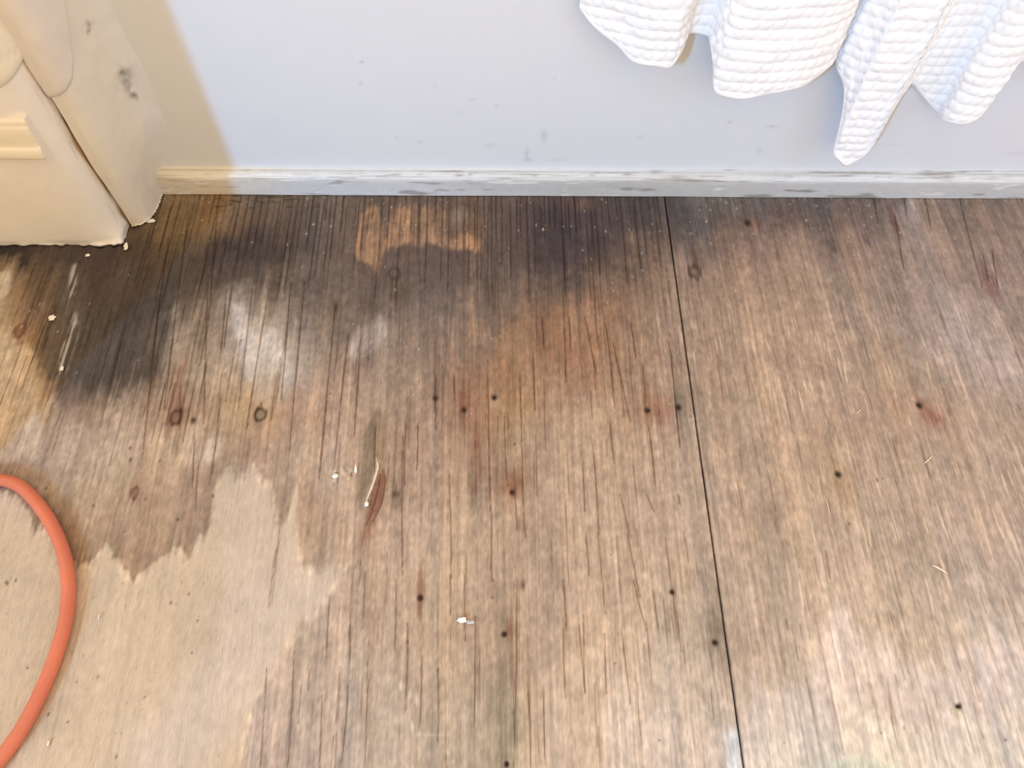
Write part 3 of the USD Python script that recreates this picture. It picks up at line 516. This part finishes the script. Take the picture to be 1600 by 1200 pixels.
# rounded foot of the casing above the panel
q0, q1 = 30, 112
out_u = np.array([-160, -60, -20, 0, 12, 20, 27, 32, 35]); out_v = np.array([150, 150, 146, 140, 132, 122, 111, 100, 88])
kq = np.arange(q0, q1); d0 = pan[60, kq]                       # plan of the panel; find the outline's height over each of its columns
zb = []
for p in d0:
    z = np.linspace(.12, .36, 240); u_, v_ = proj(np.stack([np.full(240, p[0]), np.full(240, p[1] - .004), z], 1))
    inside = v_ < np.interp(u_, out_u, out_v, right=60)
    zb.append(z[np.argmax(inside)] if inside.any() else .33)
zb = gaussian_filter1d(np.array(zb), 1.0)
rows = 50
cz = np.stack([np.concatenate([np.linspace(t, max(.42, t + .05), rows - 2), [1.0, 2.2]]) for t in zb], 1)
pnn = np.stack([np.gradient(pl[:, 1]), -np.gradient(pl[:, 0])], 1); pnn /= np.linalg.norm(pnn, axis=1, keepdims=True)
if pnn[40, 1] > 0: pnn = -pnn
th = .0045 * np.minimum(1, np.arange(rows) / 3 + .4)[:, None] * np.minimum(1, np.arange(len(kq))[::-1] / 3 + .3)[None, :]
th = th - .0012 * np.exp(-((cz - (.268)) / .0015) ** 2)
C2 = np.zeros((rows, len(kq), 3)); C2[..., :2] = d0[None, :, :2]; C2[..., 2] = cz
N2 = np.zeros_like(C2); N2[..., :2] = pnn[kq][None]
cc = np.broadcast_to(lin((236, 227, 210)), C2.shape)
obj('casing', closed_sheet(C2 + N2 * th[..., None], C2 - N2 * .001), M_CREAM, panel, smooth=True, color=np.vstack([cc.reshape(-1, 3)] * 2))

# ------------------------------------------------------------------ the open door leaf that stands left of the picture and shades the corner
door = thing('door_1', label='white door leaf standing open to the left of the corner post', cat='door', kind='structure')
DX1, DY, DW, DT = -0.711, -0.70, 0.76, 0.036
leaf = trimesh.creation.box([DW, DT, 2.0]); leaf.apply_translation([DX1 - DW / 2, DY, 1.012]); obj('leaf', leaf, M_CREAM2, door)
for zc_, hh_ in ((0.50, 0.66), (1.42, 0.86)):
    for sg in (-1, 1):
        pnl = trimesh.creation.box([DW - 0.24, 0.006, hh_]); pnl.apply_translation([DX1 - DW / 2, DY + sg * (DT / 2 + .002), zc_]); obj('door_panel', pnl, M_CREAM2, door)
hd = trimesh.creation.revolve(np.array([[0, 0], [.024, 0], [.024, .004], [.009, .008], [.009, .03], [.022, .04], [.026, .052], [.02, .064], [0, .068]]), sections=28)
hd.apply_transform(trimesh.transformations.rotation_matrix(math.pi / 2, [1, 0, 0])); hd.apply_translation([DX1 - .06, DY - DT / 2, 1.0]); obj('door_knob', hd, plain('brass', (.6, .42, .18), .3, .5, .05, 50, 1.0), door)

# ------------------------------------------------------------------ orange cord lying on the floor
CR = 0.0066
cpts = np.array([(-760, 960), (-620, 985), (-470, 960), (-330, 890), (-200, 805), (-90, 755), (0, 749), (28, 757), (56, 783), (80, 818), (97, 855), (106, 895), (107, 935), (100, 985), (85, 1032), (64, 1082), (40, 1130), (12, 1172), (-20, 1212), (-80, 1290), (-160, 1400), (-210, 1540), (-200, 1720), (-120, 1900)], float)
cw = np.array([on_floor(u, v, CR) for u, v in cpts]); cl = np.r_[0, np.cumsum(np.linalg.norm(np.diff(cw, axis=0), axis=1))]
tt = np.linspace(0, cl[-1], 620); path = np.stack([PchipInterpolator(cl, cw[:, a])(tt) for a in range(3)], 1)
path[:, :2] = gaussian_filter1d(path[:, :2], 5, axis=0, mode='nearest'); path[:, 2] = CR + .0002
tg = np.gradient(path, axis=0); tg /= np.linalg.norm(tg, axis=1, keepdims=True)
sd = np.cross([0, 0, 1], tg); sd /= np.linalg.norm(sd, axis=1, keepdims=True); up = np.cross(tg, sd)
an = np.linspace(0, 2 * np.pi, 33)[:-1]
ring = path[:, None] + CR * (np.cos(an)[None, :, None] * sd[:, None] + np.sin(an)[None, :, None] * up[:, None])
nv = ring.reshape(-1, 3); ii = np.arange(len(path) * 32).reshape(-1, 32)
fq = np.stack([ii[:-1], np.roll(ii[:-1], -1, 1), np.roll(ii[1:], -1, 1), ii[1:]], -1).reshape(-1, 4)
tri = np.vstack([fq[:, [0, 1, 2]], fq[:, [0, 2, 3]], [(0, a, a + 1) for a in range(1, 31)][::1], [(ii[-1, 0], ii[-1, a + 1], ii[-1, a]) for a in range(1, 31)]])
tri[-60:-30] = tri[-60:-30][:, ::-1]; tri[-30:] = tri[-30:][:, ::-1]
ccol = np.broadcast_to(lin((208, 114, 84)), nv.shape) * (1 + .05 * np.repeat(gaussian_filter1d(np.random.default_rng(2).normal(size=len(path)), 6) * 3, 32))[:, None]
obj('extension_cord', (nv, tri), M_CORD, smooth=True, color=ccol, label='orange rubber cord curving across the bare plywood at the left edge', cat='cord')

# ------------------------------------------------------------------ waffle-weave towel hanging in loose pleats
HEM = [(903,10,.012),(935,47,.018),(968,73,.024),(990,97,.030),(1018,102,.036),(1046,107,.036),(1057,92,.031),(1068,68,.020),(1076,52,.010),(1086,50,.0065),(1098,53,.0055),(1106,54,.006),(1110,60,.010),(1112,74,.022),(1113,96,.034),(1113,122,.043),(1115,142,.050),(1136,151,.053),(1160,154,.054),(1190,149,.053),(1225,142,.051),(1255,135,.047),(1283,116,.037),(1298,100,.022),(1304,94,.008),(1307,97,.008),(1308,108,.020),(1318,130,.030),(1318,160,.034),(1310,205,.036),(1301,238,.037),(1311,250,.037),(1322,259,.037),(1340,250,.037),(1358,234,.036),(1374,203,.034),(1396,167,.030),(1416,138,.021),(1424,129,.008),(1432,137,.005),(1444,152,.005),(1456,166,.006),(1464,175,.009),(1468,182,.020),(1471,187,.034),(1484,191,.041),(1500,194,.043),(1528,183,.039),(1548,158,.031),(1568,128,.019),(1586,104,.008),(1600,93,.006),(1618,100,.010),(1640,118,.028),(1680,125,.036),(1730,92,.030),(1770,60,.012)]
hw_ = np.array([on_depth(u, v, -d) for u, v, d in HEM])
hl = np.r_[0, np.cumsum(np.hypot(np.diff(hw_[:, 0]), np.diff(hw_[:, 1])) + 0.15 * np.abs(np.diff(hw_[:, 2])) + 1e-4)]
ns = 500; st = np.linspace(0, hl[-1], ns)
hx, hy, hz = (PchipInterpolator(hl, hw_[:, a])(st) for a in range(3))
hx, hy, hz = (gaussian_filter1d(a, 2.2, mode='nearest') for a in (hx, hy, hz))
TOP = 0.86
nt = 190
fz = np.concatenate([np.linspace(0, .30, 160), np.linspace(.31, 1, 30)])
Z = hz[None, :] + (TOP - hz)[None, :] * fz[:, None]
relax = np.clip((Z - hz[None]) / .6, 0, 1)
Yd = hy[None, :] * (1 - .25 * relax) - .010 * relax
Xd = np.repeat(hx[None, :], nt, 0) + .0015 * np.sin(Z * 23 + st[None] * 40) * np.clip((Z - hz[None]) * 8, 0, 1)
tow = np.stack([Xd, Yd, Z], -1)
dS = np.gradient(tow, axis=1); dT = np.gradient(tow, axis=0); nn = np.cross(dS, dT); nn /= np.linalg.norm(nn, axis=-1, keepdims=True) + 1e-12
if nn[:, :, 1].mean() > 0: nn = -nn
arc = np.r_[0, np.cumsum(np.hypot(np.diff(hx), np.diff(hy)))]
PIT = 0.0125
jit = pnoise(Z.shape, 12, 12, 70)
cell = (np.abs(np.sin(np.pi * (arc[None, :] + .0016 * jit) / PIT)) * np.abs(np.sin(np.pi * (Z + .0018 * pnoise(Z.shape, 14, 14, 71)) / PIT))) ** 0.55
HH = Z - hz[None]
cell = np.where(HH < .006, .55, cell)
puff = .0027 * cell + .0006 * pnoise(Z.shape, 4, 4, 66)
front = tow + nn * puff[..., None]; back = tow - nn * .0022
mid = (front[0] + back[0]) / 2; front[0] = mid + (front[0] - mid) * .35; back[0] = mid + (back[0] - mid) * .35; front[0, :, 2] -= .0012; back[0, :, 2] -= .0012
front[..., 1] = np.minimum(front[..., 1], -.0025); back[..., 1] = np.minimum(back[..., 1], -.0008)
tcol = np.broadcast_to(np.array([.90, .90, .905]), front.shape)
obj('towel', closed_sheet(front, back), M_TOWEL, smooth=True, color=np.vstack([tcol.reshape(-1, 3)] * 2), label='white waffle-weave towel hanging in loose folds against the wall', cat='towel')

# ------------------------------------------------------------------ loose debris on the floor
def sliver(name, pts, w, h, mat_, parent=None, lift=0.0, seed=0, **kw):
    """A split piece of wood along floor pixels pts: a tapered, uneven prism."""
    P = np.array([on_floor(u, v) for u, v in pts]); l = np.r_[0, np.cumsum(np.linalg.norm(np.diff(P, axis=0), axis=1))]
    n = 14; t = np.linspace(0, l[-1], n); C_ = np.stack([np.interp(t, l, P[:, a]) for a in range(3)], 1)
    tg = np.gradient(C_, axis=0); tg /= np.linalg.norm(tg, axis=1, keepdims=True); sd = np.cross([0, 0, 1.], tg)
    r = np.random.default_rng(seed); q = np.linspace(0, 1, n)
    ww = w * np.clip(np.minimum(q * 5, (1 - q) * 4), .25, 1) * r.uniform(.8, 1.15, n); hh = h * np.clip(np.minimum(q * 5, (1 - q) * 4), .3, 1) * r.uniform(.85, 1.1, n)
    base = .0006 + lift * q
    rows_ = []
    for a, b in ((-1, 0), (-.8, .7), (-.15, 1), (.6, .85), (1, .1)):
        rows_.append(C_ + sd * (a * ww / 2)[:, None] + np.array([0, 0, 1.]) * (base + b * hh)[:, None])
    G = np.stack(rows_, 0); nr = 5
    v = G.reshape(-1, 3); i = np.arange(nr * n).reshape(nr, n); i = np.vstack([i, i[:1]])
    f = np.stack([i[:-1, :-1], i[1:, :-1], i[1:, 1:], i[:-1, 1:]], -1).reshape(-1, 4)
    f = np.vstack([f[:, [0, 1, 2]], f[:, [0, 2, 3]], [(i[0, 0], i[b + 1, 0], i[b, 0]) for b in (1, 2, 3)], [(i[0, -1], i[b, -1], i[b + 1, -1]) for b in (1, 2, 3)]])
    m = trimesh.Trimesh(v, f, process=False); trimesh.repair.fix_normals(m)
    return obj(name, m, mat_, parent, smooth=40, **kw)
def flake(name, u, v, ru, rv, mat_, seed, tilt=.0015, **kw):
    """A small curled flake of paint or filler, with thickness."""
    c = on_floor(u, v); du = np.linalg.norm(on_floor(u + ru, v) - c); dv = np.linalg.norm(on_floor(u, v + rv) - c)
    r = np.random.default_rng(seed); n = 15; a = np.linspace(0, 2 * np.pi, n + 1)[:-1]; rad = r.uniform(.65, 1.15, n)
    def layer(s, z0):
        x = c[0] + np.cos(a) * rad * du * s; y = c[1] + np.sin(a) * rad * dv * s
        return np.stack([x, y, z0 + tilt * (np.cos(a - 1) * s + 1) * .5 + .0006 * r.random(n)], 1)
    L = [layer(1, .0004), layer(.98, .0011), layer(.55, .0016)]
    v_ = np.vstack(L + [[[c[0], c[1], .0020 + tilt * .5]], [[c[0], c[1], .0005]]]); f = []
    for k_ in range(2):
        for b in range(n): x, y = k_ * n + b, k_ * n + (b + 1) % n; f += [(x, y, y + n), (x, y + n, x + n)]
    f += [(2 * n + b, 2 * n + (b + 1) % n, 3 * n) for b in range(n)] + [((b + 1) % n, b, 3 * n + 1) for b in range(n)]
    return obj(name, (v_, np.array(f)), mat_, smooth=35, **kw)
fl0 = stage.GetPrimAtPath('/World/floor')
sliver('lifted_splinter', [(594,741),(590,758),(583,785),(577,806),(572,821)], .0042, .0030, M_REDWOOD, fl0, seed=1, label='red-brown splinter lifting from the grain')
sliver('lifted_splinter', [(598,733),(600,752),(596,780),(588,803),(582,816)], .0040, .0022, M_REDWOOD, fl0, seed=2)
sliver('lifted_splinter', [(588,715),(591,730),(584,755),(574,780),(571,793)], .0030, .0018, M_SPLINT, fl0, seed=3, label='pale torn edge of the veneer')
sliver('wood_splinter', [(1455,883),(1466,888),(1481,897)], .0021, .0015, M_SPLINT, seed=4, label='pale wood splinter lying diagonally, longest one on the right plywood sheet', cat='splinter')
sliver('wood_splinter', [(1443,725),(1450,719),(1457,712)], .0016, .0012, M_SPLINT, seed=5, label='tiny pale splinter slanting up to the right below the rust-red nail mark', cat='splinter')
sliver('wood_splinter', [(1337,647),(1342,643),(1346,639)], .0012, .0010, M_SPLINT, seed=6, label='smallest pale splinter, left of the rust-red nail mark', cat='splinter')
sliver('wood_splinter', [(1289,778),(1293,790),(1297,810)], .0010, .0010, M_SPLINT, seed=7, label='thin pale splinter along the grain below the olive-stained nail hole', cat='splinter')
flake('paint_flake', 82, 498, 6.5, 4, M_CHIP, 1, label='white paint flake at the top left of the dark stain', cat='paint flake')
flake('paint_flake', 97.5, 577, 4, 3.6, M_CHIP, 2, label='round white paint crumb at the lower left of the dark stain', cat='paint flake')
flake('paint_flake', 722, 970, 9, 4.5, M_CHIP, 3, tilt=.003, label='crumpled white paint flake near the bottom middle of the floor', cat='paint flake')
flake('paint_flake', 735, 973, 6, 3, M_GREYCHIP, 4, label='grey crumb touching the crumpled white paint flake', cat='paint flake')
flake('paint_flake', 137.5, 400, 4, 1.8, M_CHIP, 5, label='small white paint flake under the ragged foot of the cream panel', cat='paint flake')
flake('paint_flake', 556, 735, 2.6, 7, M_CHIP, 6, label='slim cream flake left of the grey boat-shaped stain', cat='paint flake')
flake('paint_flake', 524, 745, 5, 4, M_CHIP, 7, label='cream crumb farthest left of the grey boat-shaped stain', cat='paint flake')
flake('paint_flake', 573, 789, 4, 4.5, M_CHIP, 8, label='cream crumb at the lower tip of the grey boat-shaped stain', cat='paint flake')
flake('paint_flake', 198, 388, 4, 5, M_CHIP, 9, tilt=.004, label='white curl of paint at the corner of the cream panel foot', cat='paint flake')
flake('paint_flake', 237, 347, 7, 2, M_CHIP, 10, tilt=.003, label='thin curl of paint at the foot of the corner post', cat='paint flake')
flake('paint_flake', 156, 965, 1.6, 5, M_CHIP, 11, label='sliver of white paint beside the orange cord, upper of two', cat='paint flake')
flake('paint_flake', 77, 1162, 2.2, 5.5, M_CHIP, 12, label='sliver of white paint beside the orange cord, lower of two', cat='paint flake')
